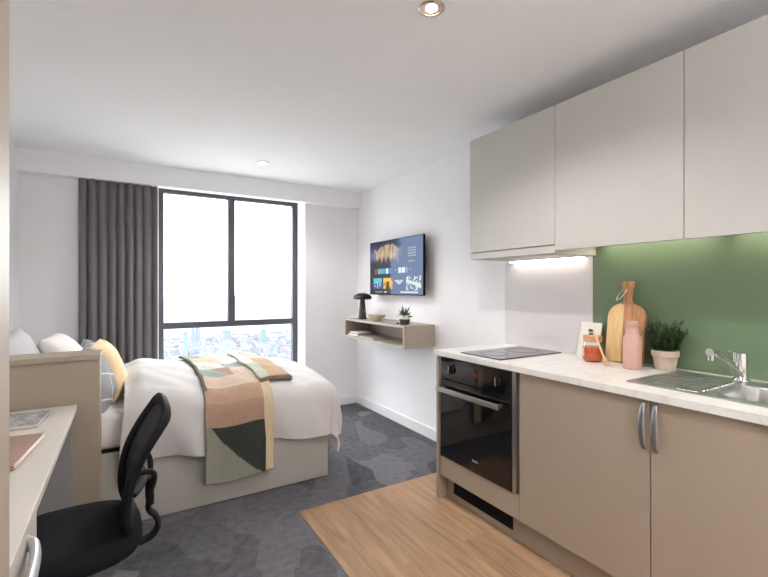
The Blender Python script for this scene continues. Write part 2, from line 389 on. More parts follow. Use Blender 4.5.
# added unseen uplighter behind the camera, fills ceiling and kitchen with light
fl_x, fl_y = .55, -1.15
fl_ = thing('fill_lamp', (fl_x, fl_y, 0), 'added black fill uplighter out of view behind the camera', 'lamp')
MB().lathe([(.0, .005), (.14, .005), (.14, .018), (.02, .028), (.0, .028)], (fl_x, fl_y, 0), 36).build('base', M['lampblack'], fl_)
MB().cyl((fl_x, fl_y, .026), (fl_x, fl_y, 1.60), .012).build('pole', M['lampblack'], fl_)
MB().lathe([(.0, 1.595), (.05, 1.60), (.12, 1.64), (.16, 1.70), (.155, 1.70), (.115, 1.645), (.05, 1.608), (.0, 1.605)], (fl_x, fl_y, 0), 40).build('lamp_shade', M['lampblack'], fl_)
ul = bpy.data.lights.new('fill_uplight', 'SPOT'); ul.energy = FILL_UP_W; ul.color = (1, .985, .965); ul.spot_size = math.radians(165); ul.spot_blend = .4; ul.shadow_soft_size = .10
ulo = bpy.data.objects.new('fill_uplight', ul); COL.objects.link(ulo); ulo.parent = fl_; ulo.location = (0, 0, 1.72); ulo.rotation_euler = (PI, 0, 0)

# ------------------------------------------------------------------ curtain
def curtain():
    x0, x1, z0, z1, nf = -.322, .243, .02, 2.182, 8.6
    def f(u, v):
        ph = PI*nf*u+.22*math.sin(9*u+1)
        a = .042+.012*v+.006*math.sin(13*u)
        w = abs(math.sin(ph))**.75
        x = x0+(x1-x0)*u+.003*noise.noise(Vector((u*9, v*1.5, 3)))*v
        return Vector((x, 4.262-a*w*(1-.03*noise.noise(Vector((u*14, v*2, 1)))), z1+(z0-z1)*v))
    o = solid(MB().grid(f, 260, 24).build('curtain', M['curtain'], flat=True, org=((x0+x1)/2, 4.25, z0)), .004)
    return tag(o, 'long charcoal pleated curtain drawn to the left of the window', 'curtain')
curtain()

# ------------------------------------------------------------------ half-height partition beside the bed
pt = thing('bed_partition', (-.4, 2.59, 0), 'beige boxed half-height partition between desk and bed', 'partition')
MB().box(XL+.001, -.106, 2.50, 2.688, 0, .945).build('body', M['beige'], pt, smooth=False)
MB().box(XL+.001, -.102, 2.488, 2.690, .945, .970, .002).build('top', M['beige'], pt, smooth=False)

# ------------------------------------------------------------------ bed
BX0, BX1, BY0, BY1 = XL+.02, 1.195, 2.705, 3.98
bed = thing('bed', (.25, 3.35, 0), 'double bed with an oatmeal divan base and white mattress below the window', 'bed')
MB().box(BX0, BX1, BY0, BY1, .004, .405, .012).build('divan_base', M['bedbase'], bed)
MB().box(BX0+.01, BX1-.02, BY0+.03, BY1-.02, .405, .42).build('gap_shade_slab', M['gap_shade'], bed, smooth=False)  # near-black filler, paints the shade between base and mattress
MB().box(BX0+.01, BX1-.015, BY0+.012, BY1-.01, .42, .622, .045, 4).build('mattress', M['mattress'], bed)

# duvet: one sheet draped over mattress top, near side and foot
QX0, QX1, QY0, QY1, QR = -.005, 1.165, 2.775, 3.93, .10
def dtop(x, y):
    m = (y-3.34)/.62; h = .685+.06*(1-min(1, abs(m))**3)
    h += .03*(1-sm(0, .5, x))-.032*sm(.1, .55, x)-.028*sm(.6, 1.15, x)
    h += .020*noise.noise(Vector((x*3.1, y*2.3, 1.7)))+.014*noise.noise(Vector((x*8+y*3, y*5, 4.1)))
    h += .006*math.sin(x*24+y*14+3*noise.noise(Vector((x*3, y*3, 9))))*sm(2.6, 3.1, y)*.6
    return h
def duvet_p(u, v):
    ex = max(0, u-QX1); ey = (QY0-v) if v < QY0 else ((v-QY1) if v > QY1 else 0.0)
    sg = -1 if v < QY0 else 1
    x, y = min(u, QX1), min(max(v, QY0), QY1)
    z = dtop(x, y)
    p = 2.6; d = (ex**p+ey**p)**(1/p) if (ex or ey) else 0
    if d > 0:
        L = math.hypot(ex, ey); dx, dy = ex/L, ey/L*sg
        a = min(d/QR, PI/2); hor = QR*math.sin(a); drop = QR*(1-math.cos(a))+max(0, d-QR*PI/2)
        hang = sm(.05, .45, d)
        tang = x*1.0 if abs(dy) > .5 and dx < .5 else y
        ang = math.atan2(ey, ex)
        wob = .016*noise.noise(Vector((u*7+v*3, v*2, 8)))*2+.020*math.sin(u*9.5+v*1.5+2.0*noise.noise(Vector((u*2, v*2, 5))))+.012*math.sin(u*21+v*5+1)
        if dx > .15: wob = wob*.5+.03*math.sin(ang*7.0+1.2)+.012*math.sin(v*17)
        hor += hang*(.012+wob)+.02*math.sin(min(1, d/.42)*PI)
        x += dx*hor; y += dy*hor; z -= drop
    else:
        pass
    e = sm(0, .10, u-QX0)
    z -= .035*(1-e)
    return Vector((x, y, z))
DN = .395
def duvet():
    u0, u1, v0, v1 = QX0, QX1+.44, QY0-DN, QY1+.11
    def f(a, b):
        u = u0+(u1-u0)*a; v = v0+(v1-v0)*b
        p = duvet_p(u, v)
        if v < QY0: p.z -= .045*sm(.1, .4, QY0-v)*(1-sm(0, .35, a))
        if v < QY0: p.x += -.025*sm(0, .4, QY0-v)*(1-sm(0, .3, a)) if a < .3 else 0
        return p
    o = solid(MB().grid(f, 130, 150).build('duvet', M['duvet'], flat=True, org=(.5, 3.3, .64)), .016, 0)
    s = o.modifiers.new('smooth', 'SUBSURF'); s.levels = 0; s.render_levels = 1
    return tag(o, 'rumpled white duvet spread over the bed and hanging down its near side', 'duvet')
duvet()

# throw blanket: lies on the duvet, hangs over the near side
C_T = dict(grey=(138, 137, 124), dark=(52, 56, 52), tan=(166, 137, 116), peach=(200, 180, 160), cream=(214, 209, 197), sage=(148, 155, 148), straw=(208, 190, 158))
def throw():
    v0, v1 = QY0-.560, 3.80
    L = v1-v0
    def lift(u, v, h):
        e = .004; p = duvet_p(u, v); n = (duvet_p(u+e, v)-duvet_p(u-e, v)).cross(duvet_p(u, v+e)-duvet_p(u, v-e)).normalized()
        return p+n*h
    def hangp(u, v, h):
        q = QY0-DN+.03
        if v >= q: return lift(u, v, h)
        p = lift(u, q, h); return p+Vector((0, .0, -(q-v)))
    def f(a, b):
        v = v0+L*b
        xl = lerp(.385, .40, sm(0, .6, b)); xl = lerp(xl, .37, sm(.6, 1, b)); xr = lerp(.79, .80, b)
        return hangp(lerp(xl, xr, a), v, .022+.003*math.sin(a*9+b*7))
    def col(a, b):
        s = b*L
        if a < .05 and s > .5: return (98, 95, 82)
        if a > .84: return C_T['straw'] if s < .62 else C_T['cream']
        if s < .325:
            return C_T['dark'] if (s/.325) > 1-(a-.07)/.72 else C_T['grey']
        if s < .44: return C_T['tan']
        if s < .53: return (180, 150, 128)
        if s < .70: return C_T['peach'] if a > .25+.6*(s-.53) else (204, 182, 159)
        if s < .92: return C_T['sage'] if a < .50-.9*(s-.70) else (C_T['peach'] if a > .55 else C_T['tan'])
        if s < 1.12: return C_T['cream'] if a < .5 else C_T['sage']
        if s < 1.32: return (202, 180, 158) if a < .55 else C_T['cream']
        return C_T['peach'] if a > .3 else C_T['sage']
    t = thing('throw_blanket', (.59, 2.68, .18), 'patchwork throw of tan, peach, sage and dark green folded across the bed', 'blanket')
    o = solid(MB().grid(f, 70, 230, col).build('hanging_panel', M['throw'], t, flat=True), .012, 1)
    # second layer, folded back under itself at its near edge
    w0, w1 = QY0-.035, 3.80
    def g(a, b):
        # b: 0..0.42 lower layer going out, .42-.58 turn, then upper layer back
        n = .5
        u = lerp(.735, lerp(.965, .93, abs(b-.5)*2), a)
        if b < .45: v = lerp(w1, w0+.02, b/.45); h = .020
        elif b < .55:
            an = (b-.45)/.10*PI; v = w0+.02-.018*math.sin(an); h = .020+.013*(1-math.cos(an))
        else: v = lerp(w0+.02, w1, (b-.55)/.45); h = .046
        v += .07*a
        return lift(u, min(v, 3.86), h*(1-.25*sm(.9, 1, a)))
    def col2(a, b):
        if b < .47: return (110, 96, 78)
        if b < .53: return (128, 112, 92)
        if a < .32: return C_T['cream'] if b > .7 else (186, 190, 172)
        return (190, 158, 132) if b < .78 else (C_T['sage'] if b > .9 else C_T['peach'])
    solid(MB().grid(g, 26, 120, col2).build('folded_edge', M['throw'], t, flat=True), .008, 1)
throw()

# pillows and cushions
def pillow(name, m, loc, w, h, t, rot, label, cat, group=None, piping=False, pinch=.04):
    mb = MB(); n = 28
    def side(sg):
        def f(a, b):
            u, v = 2*a-1, 2*b-1
            th = t/2*((1-abs(u)**2.8)*(1-abs(v)**2.8))**.5
            x = u*w/2*(1-pinch*(1-abs(v)**1.5)*abs(u)**3*.6-.0); y = v*h/2*(1-pinch*(1-abs(u)**1.5)*abs(v)**3*.6)
            th *= 1+.10*noise.noise(Vector((u*2.2+loc[0]*9, v*2.2+loc[1]*5, sg*3)))
            return Vector((x, y, sg*th))
        return f
    mb.grid(side(1), n, n)
    k = len(mb.bm.faces); mb.grid(side(-1), n, n)
    mb.bm.faces.ensure_lookup_table()
    bmesh.ops.reverse_faces(mb.bm, faces=mb.bm.faces[k:])
    bmesh.ops.remove_doubles(mb.bm, verts=mb.bm.verts[:], dist=1e-5)
    o = mb.build(name, m, flat=True)
    o.matrix_world = Matrix.Translation(loc) @ rot
    return tag(o, label, cat, group)
def R(lean, spin=0, yaw=0):
    # cushion plane standing up facing +X, leaned back by lean, spun in its own plane, yawed
    return Matrix.Rotation(yaw, 4, 'Z') @ Matrix.Rotation(PI/2-lean, 4, 'Y') @ Matrix.Rotation(PI/2+spin, 4, 'Z')
pillow('pillow', M['pillow_g'], (-.47, 2.93, .85), .60, .42, .17, R(.30, .05), 'pale grey pillow propped on the left wall behind the partition', 'pillow', 'bed pillows')
pillow('pillow', M['pillow_w'], (-.30, 3.36, .80), .62, .44, .20, R(.52, -.03), 'plump white pillow leaning next to the pale grey one', 'pillow', 'bed pillows')
pillow('cushion', M['lined'], (-.13, 3.62, .735), .42, .42, .15, R(.55, .04, .1), 'grey white-lined cushion at the back, peeping above the partition end', 'cushion', 'scatter cushions on the bed')
pillow('cushion', M['peach'], (-.095, 3.10, .795), .37, .36, .17, R(.34, .02, -.1), 'peach yellow cushion leaning on the grey cushions', 'cushion', 'scatter cushions on the bed')
pillow('cushion', M['lined'], (-.145, 2.875, .785), .33, .33, .15, R(.34, .25, -.25), 'grey white-lined cushion at the bed edge beside the partition', 'cushion', 'scatter cushions on the bed')

# ------------------------------------------------------------------ desk, drawers, wardrobe
DT = .74
desk = thing('desk', (-.45, 1.6, 0), 'ivory laminate desk along the left wall', 'desk')
MB().box(XL+.001, -.194, .70, 2.486, DT-.025, DT, .002).build('desk_top', M['ivory'], desk, smooth=False)
MB().box(XL+.001, -.215, 2.462, 2.486, 0, DT-.025).build('end_panel', M['deskgrey'], desk, smooth=False)
ped = thing('drawer_pedestal', (-.45, 1.15, 0), 'ivory drawer pedestal under the near end of the desk', 'drawers')
MB().box(XL+.02, -.224, .80, 1.49, 0, DT-.03).build('body', M['ivory'], ped, smooth=False)
def bow(y0, y1, x, z, out, vertical=False):
    """bow handle: strap between two fixing points"""
    pts = []; n = 18
    for i in range(n+1):
        a = i/n; s = math.sin(a*PI)**.4
        pts.append((x-out*s if not isinstance(out, tuple) else x+out[0]*s, y0+(y1-y0)*a, z) if not vertical else (x+out[0]*s, y0, z+(y1)*a))
    return pts
for z0, z1, zh in ((.52, DT-.034, .66), (.27, .515, .45), (.02, .265, .20)):
    dr = MB().box(-.224, -.206, .803, 1.487, z0, z1, .0015).build('drawer', M['ivory'], ped, smooth=False)
    MB().tube(bow(.98, 1.36, -.206, zh, (.032,)), .011, 12, rz=.019).build('handle', M['plastic_handle'], dr)
wd = thing('wardrobe', (-.41, .33, 0), 'tall beige wardrobe at the left edge beside the desk', 'wardrobe')
MB().box(XL+.001, -.140, -.28, .69, 0, 2.15).build('body', M['beige'], wd, smooth=False)
MB().box(-.139, -.1215, -.278, .20, .08, 2.14, .001).build('door', M['beige'], wd, smooth=False)
MB().box(-.139, -.1215, .204, .688, .08, 2.14, .001).build('door', M['beige'], wd, smooth=False)

# things on the desk
lap = thing('laptop', (-.40, 1.85, DT), 'closed rose gold laptop lying on the desk', 'laptop')
LM = Matrix.Translation((-.368, 1.85, 0)) @ Matrix.Rotation(-.10, 4, 'Z')
MB().box(-.12, .10, -.165, .165, DT+.001, DT+.010, .004, 3, LM).build('base', M['rose'], lap)
MB().box(-.12, .10, -.165, .165, DT+.0105, DT+.017, .003, 3, LM).build('lid', M['rose'], lap)
nb = thing('notebook', (-.45, 2.25, DT), 'grey marbled notebook at the far end of the desk', 'notebook')
NM = Matrix.Translation((-.425, 2.262, 0)) @ Matrix.Rotation(-.06, 4, 'Z')
MB().box(-.15, .135, -.10, .10, DT+.003, DT+.015, .001, 1, NM).build('pages', M['paper'], nb, smooth=False)
MB().box(-.152, .138, -.102, .102, DT+.015, DT+.018, .001, 1, NM).box(-.152, .138, -.102, .102, DT+.0005, DT+.003, .001, 1, NM).build('cover', M['speckle'], nb, smooth=False)
ph = thing('phone', (-.325, 1.60, DT), 'black phone lying beside the rose gold laptop', 'phone')
PM = Matrix.Translation((-.325, 1.60, 0)) @ Matrix.Rotation(.12, 4, 'Z')
MB().box(-.036, .036, -.072, .072, DT+.0005, DT+.008, .003, 3, PM).build('body', M['blackplastic'], ph)
MB().box(-.033, .033, -.068, .068, DT+.008, DT+.0086, 0, 1, PM).build('screen', M['blackglass'], ph, smooth=False)

# ------------------------------------------------------------------ office chair (built facing -X around its own base)
def office_chair():
    t = thing('office_chair', (-.150, 1.80, 0), 'black mesh-back office chair pulled up to the desk', 'office chair', local=True)
    t.rotation_euler = (0, 0, math.radians(2))
    # seat cushion
    n = 40
    def outline(k, s):
        a = 2*PI*k/n; e = 2/3.4
        cx, sy = math.cos(a), math.sin(a)
        x = math.copysign(abs(cx)**e, cx)*.203; y = math.copysign(abs(sy)**e, sy)*.215
        y *= 1-.10*sm(0, .215, x)
        return x*s, y*s
    mb = MB(); bm = mb.bm; rings = []
    for s, z in ((.0, .395), (.80, .395), (.95, .40), (1, .42), (1.0, .437), (.97, .455), (.9, .465), (.7, .463), (.35, .457), (.0, .455)):
        ring = []
        for k in range(n):
            x, y = outline(k, max(s, 1e-4))
            zz = z-(.03*sm(.12, .215, -x)) if z > .43 else z-.02*sm(.12, .215, -x)
            ring.append(bm.verts.new((x, y, zz)))
        rings.append(ring)
    for a, b in zip(rings, rings[1:]):
        for k in range(n): bm.faces.new((a[k], a[(k+1) % n], b[(k+1) % n], b[k]))
    bmesh.ops.remove_doubles(bm, verts=bm.verts[:], dist=5e-4); bmesh.ops.recalc_face_normals(bm, faces=bm.faces[:])
    mb.build('seat', M['blackfabric'], t)
    # backrest: curved, leaning back, concave towards the sitter
    def bp(a, b):
        """a -1..1 across, b 0..1 up: point on the back surface"""
        wv = .182*(1-.10*b-.16*(1-b)**2)
        y = a*wv
        x = .150+.020*b+.100*b*b+.025*(1-a*a)*(1-.8*b)-.02*math.sin(b*PI)
        z = .475+.385*b-.022*(a*a)*b*b
        return Vector((x, y, z))
    def rim(q):
        q = (q % 1)*4
        if q < 1: a, b = -1, q
        elif q < 2: a, b = -1+2*(q-1), 1
        elif q < 3: a, b = 1, 1-(q-2)
        else: a, b = 1-2*(q-3), 0
        r = .22
        p = 7.0; l = max(abs(a), abs(2*b-1)); nn = (abs(a)**p+abs(2*b-1)**p)**(1/p)
        return a/nn*l, ((2*b-1)/nn*l+1)/2
    pts = [bp(*rim(i/120)) for i in range(120)]
    rr = []
    fr = MB().tube(pts, [.027]*120, 12, rz=[.016]*120, up=(1, 0, .2), closed=True).build('back_frame', M['blackplastic'], t)
    MB().grid(lambda a, b: bp((2*a-1)*.97, .02+.96*b)+Vector((.002, 0, 0)), 20, 28).build('back_mesh', M['net'], t, flat=True)
    # lumbar bar, spine bracket and J-shaped support
    lb = [bp(-1+2*i/16, .34)+Vector((.025*math.sin(i/16*PI)+.012, 0, 0)) for i in range(17)]
    MB().tube(lb, .010, 10, rz=.018, up=(1, 0, 0)).build('lumbar_bar', M['blackplastic'], t)
    def yoke(sg):
        p0 = bp(sg*.95, .52); out = []
        for i in range(15):
            a = i/14
            out.append(p0.lerp(Vector((.226, sg*.035, .545)), a)+Vector((.035*math.sin(a*PI), 0, .03*math.sin(a*PI))))
        return out
    for sg in (-1, 1): MB().tube(yoke(sg), .010, 10).build('back_yoke', M['blackplastic'], t)
    MB().box(.216, .240, -.045, .045, .50, .60, .008, 3).build('spine_plate', M['blackplastic'], t)
    P = [Vector(p) for p in ((.232, 0, .545), (.226, 0, .50), (.226, 0, .47), (.249, 0, .44), (.256, 0, .405), (.240, 0, .375), (.205, 0, .362), (.16, 0, .362), (.06, 0, .366))]
    sp = []
    for i in range(len(P)-1):
        a, b, c, d = P[max(i-1, 0)], P[i], P[i+1], P[min(i+2, len(P)-1)]
        for k in range(6):
            s = k/6; sp.append(.5*((2*b)+(c-a)*s+(2*a-5*b+4*c-d)*s*s+(-a+3*b-3*c+d)*s**3))
    sp.append(P[-1])
    MB().tube(sp, .024, 12, rz=.010, up=(1, 0, 0)).build('back_support', M['blackplastic'], t)
    MB().box(-.11, .10, -.09, .09, .352, .394, .010, 2).build('tilt_mechanism', M['blackplastic'], t)
    MB().cyl((0, 0, .23), (0, 0, .355), .026).cyl((0, 0, .10), (0, 0, .24), .032).build('gas_lift', M['blackplastic'], t)
    MB().lathe([(.05, .075), (.055, .10), (.045, .13)], (0, 0, 0), 24).build('hub', M['blackplastic'], t)
    for k in range(5):
        a = 2*PI*k/5+.35; d = Vector((math.cos(a), math.sin(a), 0))
        lg = MB().tube([d*.04+Vector((0, 0, .105)), d*.14+Vector((0, 0, .10)), d*.27+Vector((0, 0, .075))], [.026, .022, .017], 10, rz=[.018, .015, .011]).build('leg', M['blackplastic'], t)
        c = d*.27; s = Vector((-d.y, d.x, 0))
        MB().cyl(c+s*.006+Vector((0, 0, .026)), c+s*.024+Vector((0, 0, .026)), .0255).cyl(c-s*.024+Vector((0, 0, .026)), c-s*.006+Vector((0, 0, .026)), .0255).cyl(c+Vector((0, 0, .026)), c+Vector((0, 0, .07)), .008).build('castor', M['blackplastic'], lg)
office_chair()

# ------------------------------------------------------------------ kitchen
KX = 1.65                                  # door fronts
WT = .91
Y0, Y1, Y2, Y3 = 2.062, 1.442, .832, .227   # unit boundaries
ep = MB().box(KX-.008, XR-.001, Y0, Y0+.02, .004, WT-.0285, .001).build('end_panel', M['taupe'], smooth=False, org=(1.94, Y0+.01, .004))
tag(ep, 'taupe end panel closing the kitchen run beside the oven', 'panel')

def carcass(t, ya, yb, back=True):
    (MB().box(KX+.021, XR-.002, ya-.018, ya-.0005, .15, WT-.029).box(KX+.021, XR-.002, yb+.0005, yb+.018, .15, WT-.029)
     .box(KX+.021, XR-.002, yb+.018, ya-.018, .15, .168).box(XR-.02, XR-.002, yb+.018, ya-.018, .168, WT-.029)).build('body', M['taupe'], t, smooth=False)
oh = thing('oven_housing', (1.94, (Y0+Y1)/2, .15), 'taupe base unit housing the built-in oven', 'kitchen cabinet')
carcass(oh, Y0, Y1)
MB().box(KX, KX+.02, Y1+.002, Y0-.002, .152, .272, .001).build('filler_panel', M['taupe'], oh, smooth=False)
def base_unit(ya, yb, hy, label):
    t = thing('base_cabinet', (1.94, (ya+yb)/2, .15), label, 'kitchen cabinet', 'taupe base cabinets')
    carcass(t, ya, yb)
    d = MB().box(KX, KX+.02, yb+.002, ya-.002, .152, WT-.031, .0012).build('door', M['taupe'], t, smooth=False)
    pts = []
    for i in range(19):
        a = i/18; pts.append((KX-.024*math.sin(a*PI)**.5, hy, .695+.175*a))
    h = MB().tube(pts, [.006+.006*math.sin(i/18*PI) for i in range(19)], 12, rz=[.004]*19, up=(1, 0, 0)).build('handle', M['handle'], d)
    tag(h, 'satin nickel bow handle')
base_unit(Y1, Y2, Y2+.022, 'taupe base cabinet between the oven and the sink cabinet')
base_unit(Y2, Y3, Y2-.022, 'taupe base cabinet under the sink at the right edge')
pln = thing('plinth', (1.72, 1.0, .004), 'taupe recessed plinth along the floor below the cabinets', 'plinth')
MB().box(1.71, 1.726, Y3, Y0-.001, .004, .149).build('board', M['taupe'], pln, smooth=False)
vg = MB().box(1.702, 1.7095, 1.533, 1.990, .048, .128, .001)
for k in range(9): vg.box(1.6995, 1.7025, 1.538, 1.985, .050+k*.0085, .0535+k*.0085)
tag(vg.build('vent_grille', M['blackplastic'], pln, smooth=False), 'black ventilation grille')

# oven
ov = thing('oven', (1.9, (Y0+Y1)/2, .276), 'built-in black glass electric oven with a steel bar handle', 'oven')
oa, ob = Y1+.018, Y0-.010
MB().box(KX+.022, 2.15, oa+.02, ob-.02, .28, .862).build('body', M['blackplastic'], ov, smooth=False)
for ya_, yb_ in ((oa, oa+.026), (ob-.006, ob)): MB().box(KX-.002, KX+.021, ya_, yb_, .276, .874, .001).build('steel_trim', M['steel'], ov, smooth=False)
cp = MB().box(KX-.004, KX+.021, oa+.027, ob-.007, .748, .874, .0015).build('control_panel', M['blackglass'], ov, smooth=False)
dr = MB().box(KX-.006, KX+.021, oa+.027, ob-.007, .276, .744, .0015).build('oven_door', M['blackglass'], ov, smooth=False)
for y in (1.945, 1.575):
    kx = KX-.004
    k = MB().cyl((kx, y, .812), (kx-.016, y, .812),   .025, .022).box(kx-.024, kx-.015, y-.006, y+.006, .786, .838, .001).build('knob', M['blackplastic'], cp)
    MB().box(kx-.0255, kx-.024, y-.0035, y+.0035, .790, .834).build('knob_edge', M['steel'], k, smooth=False)
MB().box(KX-.0046, KX-.004, 1.725, 1.785, .805, .822).build('display', M['red_led'], cp, smooth=False)
hb = MB().box(KX-.052, KX-.036, 1.535, 2.036, .676, .704, .003).box(KX-.037, KX-.006, 1.545, 1.565, .682, .698).box(KX-.037, KX-.006, 2.005, 2.025, .682, .698)
tag(hb.build('handle', M['steel'], dr, smooth=False), 'brushed steel bar handle')
lg = MB()
for k, (w, h) in enumerate(((.008, .011), (.007, .007), (.007, .011), (.008, .007))): lg.box(KX-.0066, KX-.006, 1.765-k*.011-w, 1.765-k*.011, .334, .334+h)
lg.build('maker_mark', M['marking'], dr, smooth=False)
ig = MB().box(KX-.0064, KX-.006, oa+.075, ob-.055, .36, .363).box(KX-.0064, KX-.006, oa+.075, ob-.055, .64, .643)

# worktop with sink cut-out
SX0, SX1, SY0, SY1 = 1.745, 2.185, .16, .985
BXa, BXb, BYa, BYb = 1.80, 2.075, .22, .70
WY0, WY1 = .10, 2.098
wt = MB()
wt.box(1.632, BXa-.006, WY0, WY1, WT-.028, WT).box(BXb+.006, XR-.001, WY0, WY1, WT-.028, WT)
wt.box(BXa-.006, BXb+.006, BYb+.006, WY1, WT-.028, WT).box(BXa-.006, BXb+.006, WY0, BYa-.006, WT-.028, WT)
tag(wt.build('worktop', M['marble'], smooth=False, org=(1.93, 1.1, WT-.028)), 'white marbled worktop along the kitchen run', 'worktop')

# hob
hob = thing('hob', (1.94, 1.77, WT), 'black glass ceramic hob set in the worktop above the oven', 'hob')
MB().box(1.69, 2.20, 1.605, 1.915, WT+.0005, WT+.006, .002).build('glass_plate', M['blackglass'], hob, smooth=False)
for x, r in ((1.81, .075), (2.05, .09)):
    MB().lathe([(r-.002, WT+.0061), (r-.002, WT+.0066), (r, WT+.0066), (r, WT+.0061)], (x, 1.765, 0), 48, cap=False).build('cooking_zone', M['blackplastic'], hob)

# splashbacks
sp1 = MB().box(XR-.007, XR-.0005, 1.439, 2.085, WT+.001, 1.470).build('splashback', M['splash'], smooth=False, org=(XR, 1.78, WT))
tag(sp1, 'pale grey glass splashback behind the hob', 'splashback')
sp2 = MB().box(XR-.007, XR-.0005, WY0, 1.437, WT+.001, 1.531).build('splashback', M['green'], smooth=False, org=(XR, .8, WT))
tag(sp2, 'sage green splashback behind the sink', 'splashback')

# wall units
UX, UZ0, UZ1 = 1.887, 1.486, 2.232
def wall_unit(ya, yb, zdoor, label):
    t = thing('wall_cabinet', ((UX+XR)/2, (ya+yb)/2, UZ0), label, 'kitchen cabinet', 'pale stone wall cabinets')
    MB().box(UX+.02, XR-.001, yb+.0005, ya-.0005, 1.532 if zdoor < 1.5 else 1.5155, UZ1).build('body', M['stone'], t, smooth=False)
    MB().box(UX, UX+.019, yb+.0015, ya-.0015, zdoor, UZ1, .0012).build('door', M['stone'], t, smooth=False)
U0, U1, U2, U3 = 2.05, 1.417, .826, .226
wall_unit(U0, U1, 1.517, 'far pale stone wall cabinet above the cooker hood')
wall_unit(U1, U2, UZ0, 'middle pale stone wall cabinet above the chopping board')
wall_unit(U2, U3, UZ0, 'pale stone wall cabinet at the right edge above the sink')
hd = thing('cooker_hood', ((UX+XR)/2, 1.73, UZ0), 'slim integrated cooker hood below the far wall cabinet', 'cooker hood')
MB().box(UX+.02, XR-.009, U1+.001, U0-.001, 1.474, 1.515).build('body', M['stone'], hd, smooth=False)
MB().box(UX+.003, UX+.0195, U1+.001, U0-.001, 1.474, 1.512, .001).build('visor', M['stone'], hd, smooth=False)
fl = MB()
for k in range(2): fl.box(1.95, 2.13, 1.46+k*.29, 1.73+k*.29, 1.471, 1.4738, .001)
fl.build('grease_filter', M['stone'], hd, smooth=False)
M['hoodled'] = mat('hood_diffuser', (255, 255, 255), 0.5, emis=(255, 244, 226), estr=5)
def strip(ya, yb, label, z=UZ0, x=2.180, m_='led'):
    t = thing('led_light_bar', (x+.03, (ya+yb)/2, z-.013), label, 'light bar', 'light bars under the wall cabinets')
    MB().box(x, x+.055, yb, ya, z-.006, z-.0005).build('housing', M['stone'], t, smooth=False)
    MB().box(x+.008, x+.047, yb+.012, ya-.012, z-.013, z-.006, .002).build('diffuser', M[m_], t, smooth=False)
strip(2.01, 1.46, 'lit light bar under the cooker hood above the hob', 1.474, 2.180, 'hoodled')
strip(1.39, .85, 'lit light bar under the middle wall cabinet', 1.532, 2.15)
strip(.80, .26, 'lit light bar under the right edge wall cabinet', 1.532, 2.15)

# sink
def rr(x0, x1, y0, y1, r, n=8):
    p = []
    for cx, cy, a0 in ((x1-r, y1-r, 0), (x0+r, y1-r, PI/2), (x0+r, y0+r, PI), (x1-r, y0+r, 1.5*PI)):
        for k in range(n): a = a0+PI/2*k/(n-1); p.append((cx+r*math.cos(a), cy+r*math.sin(a)))
    return p
sk = thing('sink', (1.96, .57, WT), 'stainless steel inset sink with a ribbed drainer', 'sink')
mb = MB(); bm = mb.bm
loops = []
for (x0, x1, y0, y1, r, z) in ((SX0, SX1, SY0, SY1, .02, WT+.0005), (SX0+.004, SX1-.004, SY0+.004, SY1-.004, .02, WT+.0035), (SX0+.012, SX1-.012, SY0+.012, SY1-.012, .02, WT+.0030)):
    loops.append([bm.verts.new((a, b, z)) for a, b in rr(x0, x1, y0, y1, r)])
# plate as rows: outer ring then bowl ring handled separately
for A, B in zip(loops, loops[1:]):
    for k in range(len(A)): bm.faces.new((A[k], A[(k+1) % len(A)], B[(k+1) % len(B)], B[k]))
ring = loops[-1]
inner = [bm.verts.new((a, b, WT+.0030)) for a, b in rr(BXa, BXb, BYa, BYb, .06)]
e = []
for Lp in (ring, inner):
    for k in range(len(Lp)):
        ed = bm.edges.get((Lp[k], Lp[(k+1) % len(Lp)])) or bm.edges.new((Lp[k], Lp[(k+1) % len(Lp)])); e.append(ed)
bmesh.ops.triangle_fill(bm, use_beauty=True, use_dissolve=False, edges=e)
bmesh.ops.recalc_face_normals(bm, faces=bm.faces[:])
mb.build('rim', M['sinksteel'], sk, smooth=False)
mb = MB(); bm = mb.bm; lp = []
for ins, r, z in ((0, .06, WT+.0030), (.004, .06, WT-.002), (.010, .06, WT-.06), (.016, .06, WT-.13), (.035, .055, WT-.15), (.09, .03, WT-.155)):
    lp.append([bm.verts.new((a, b, z)) for a, b in rr(BXa+ins, BXb-ins, BYa+ins, BYb-ins, r)])
for A, B in zip(lp, lp[1:]):
    for k in range(len(A)): bm.faces.new((A[k], A[(k+1) % len(A)], B[(k+1) % len(B)], B[k]))
bm.faces.new(lp[-1]); bmesh.ops.recalc_face_normals(bm, faces=bm.faces[:]); bmesh.ops.reverse_faces(bm, faces=bm.faces[:])
mb.build('bowl', M['sinksteel'], sk)
mb = MB()
for k in range(7):
    y = .955-k*.027
    mb.tube([(1.80+k*.012, y, WT+.0040), (2.10-k*.002, y, WT+.0040)], .005, 8, rz=.003)
mb.build('drainer_ribs', M['sinksteel'], sk)
mb = MB()
for k in range(9): mb.tube([(1.815+k*.03, .728, WT+.0040), (1.835+k*.03, .742, WT+.0040)], .004, 8, rz=.003)
mb.build('drainer_slots', M['chrome'], sk)
MB().box(1.762, 1.782, .725, .795, WT+.0046, WT+.007, .001).build('maker_plate', M['chrome'], sk, smooth=False)
MB().lathe([(.0, WT-.1545), (.038, WT-.1535), (.042, WT-.1548)], (1.94, .46, 0), 28, cap=False).build('waste', M['chrome'], sk)

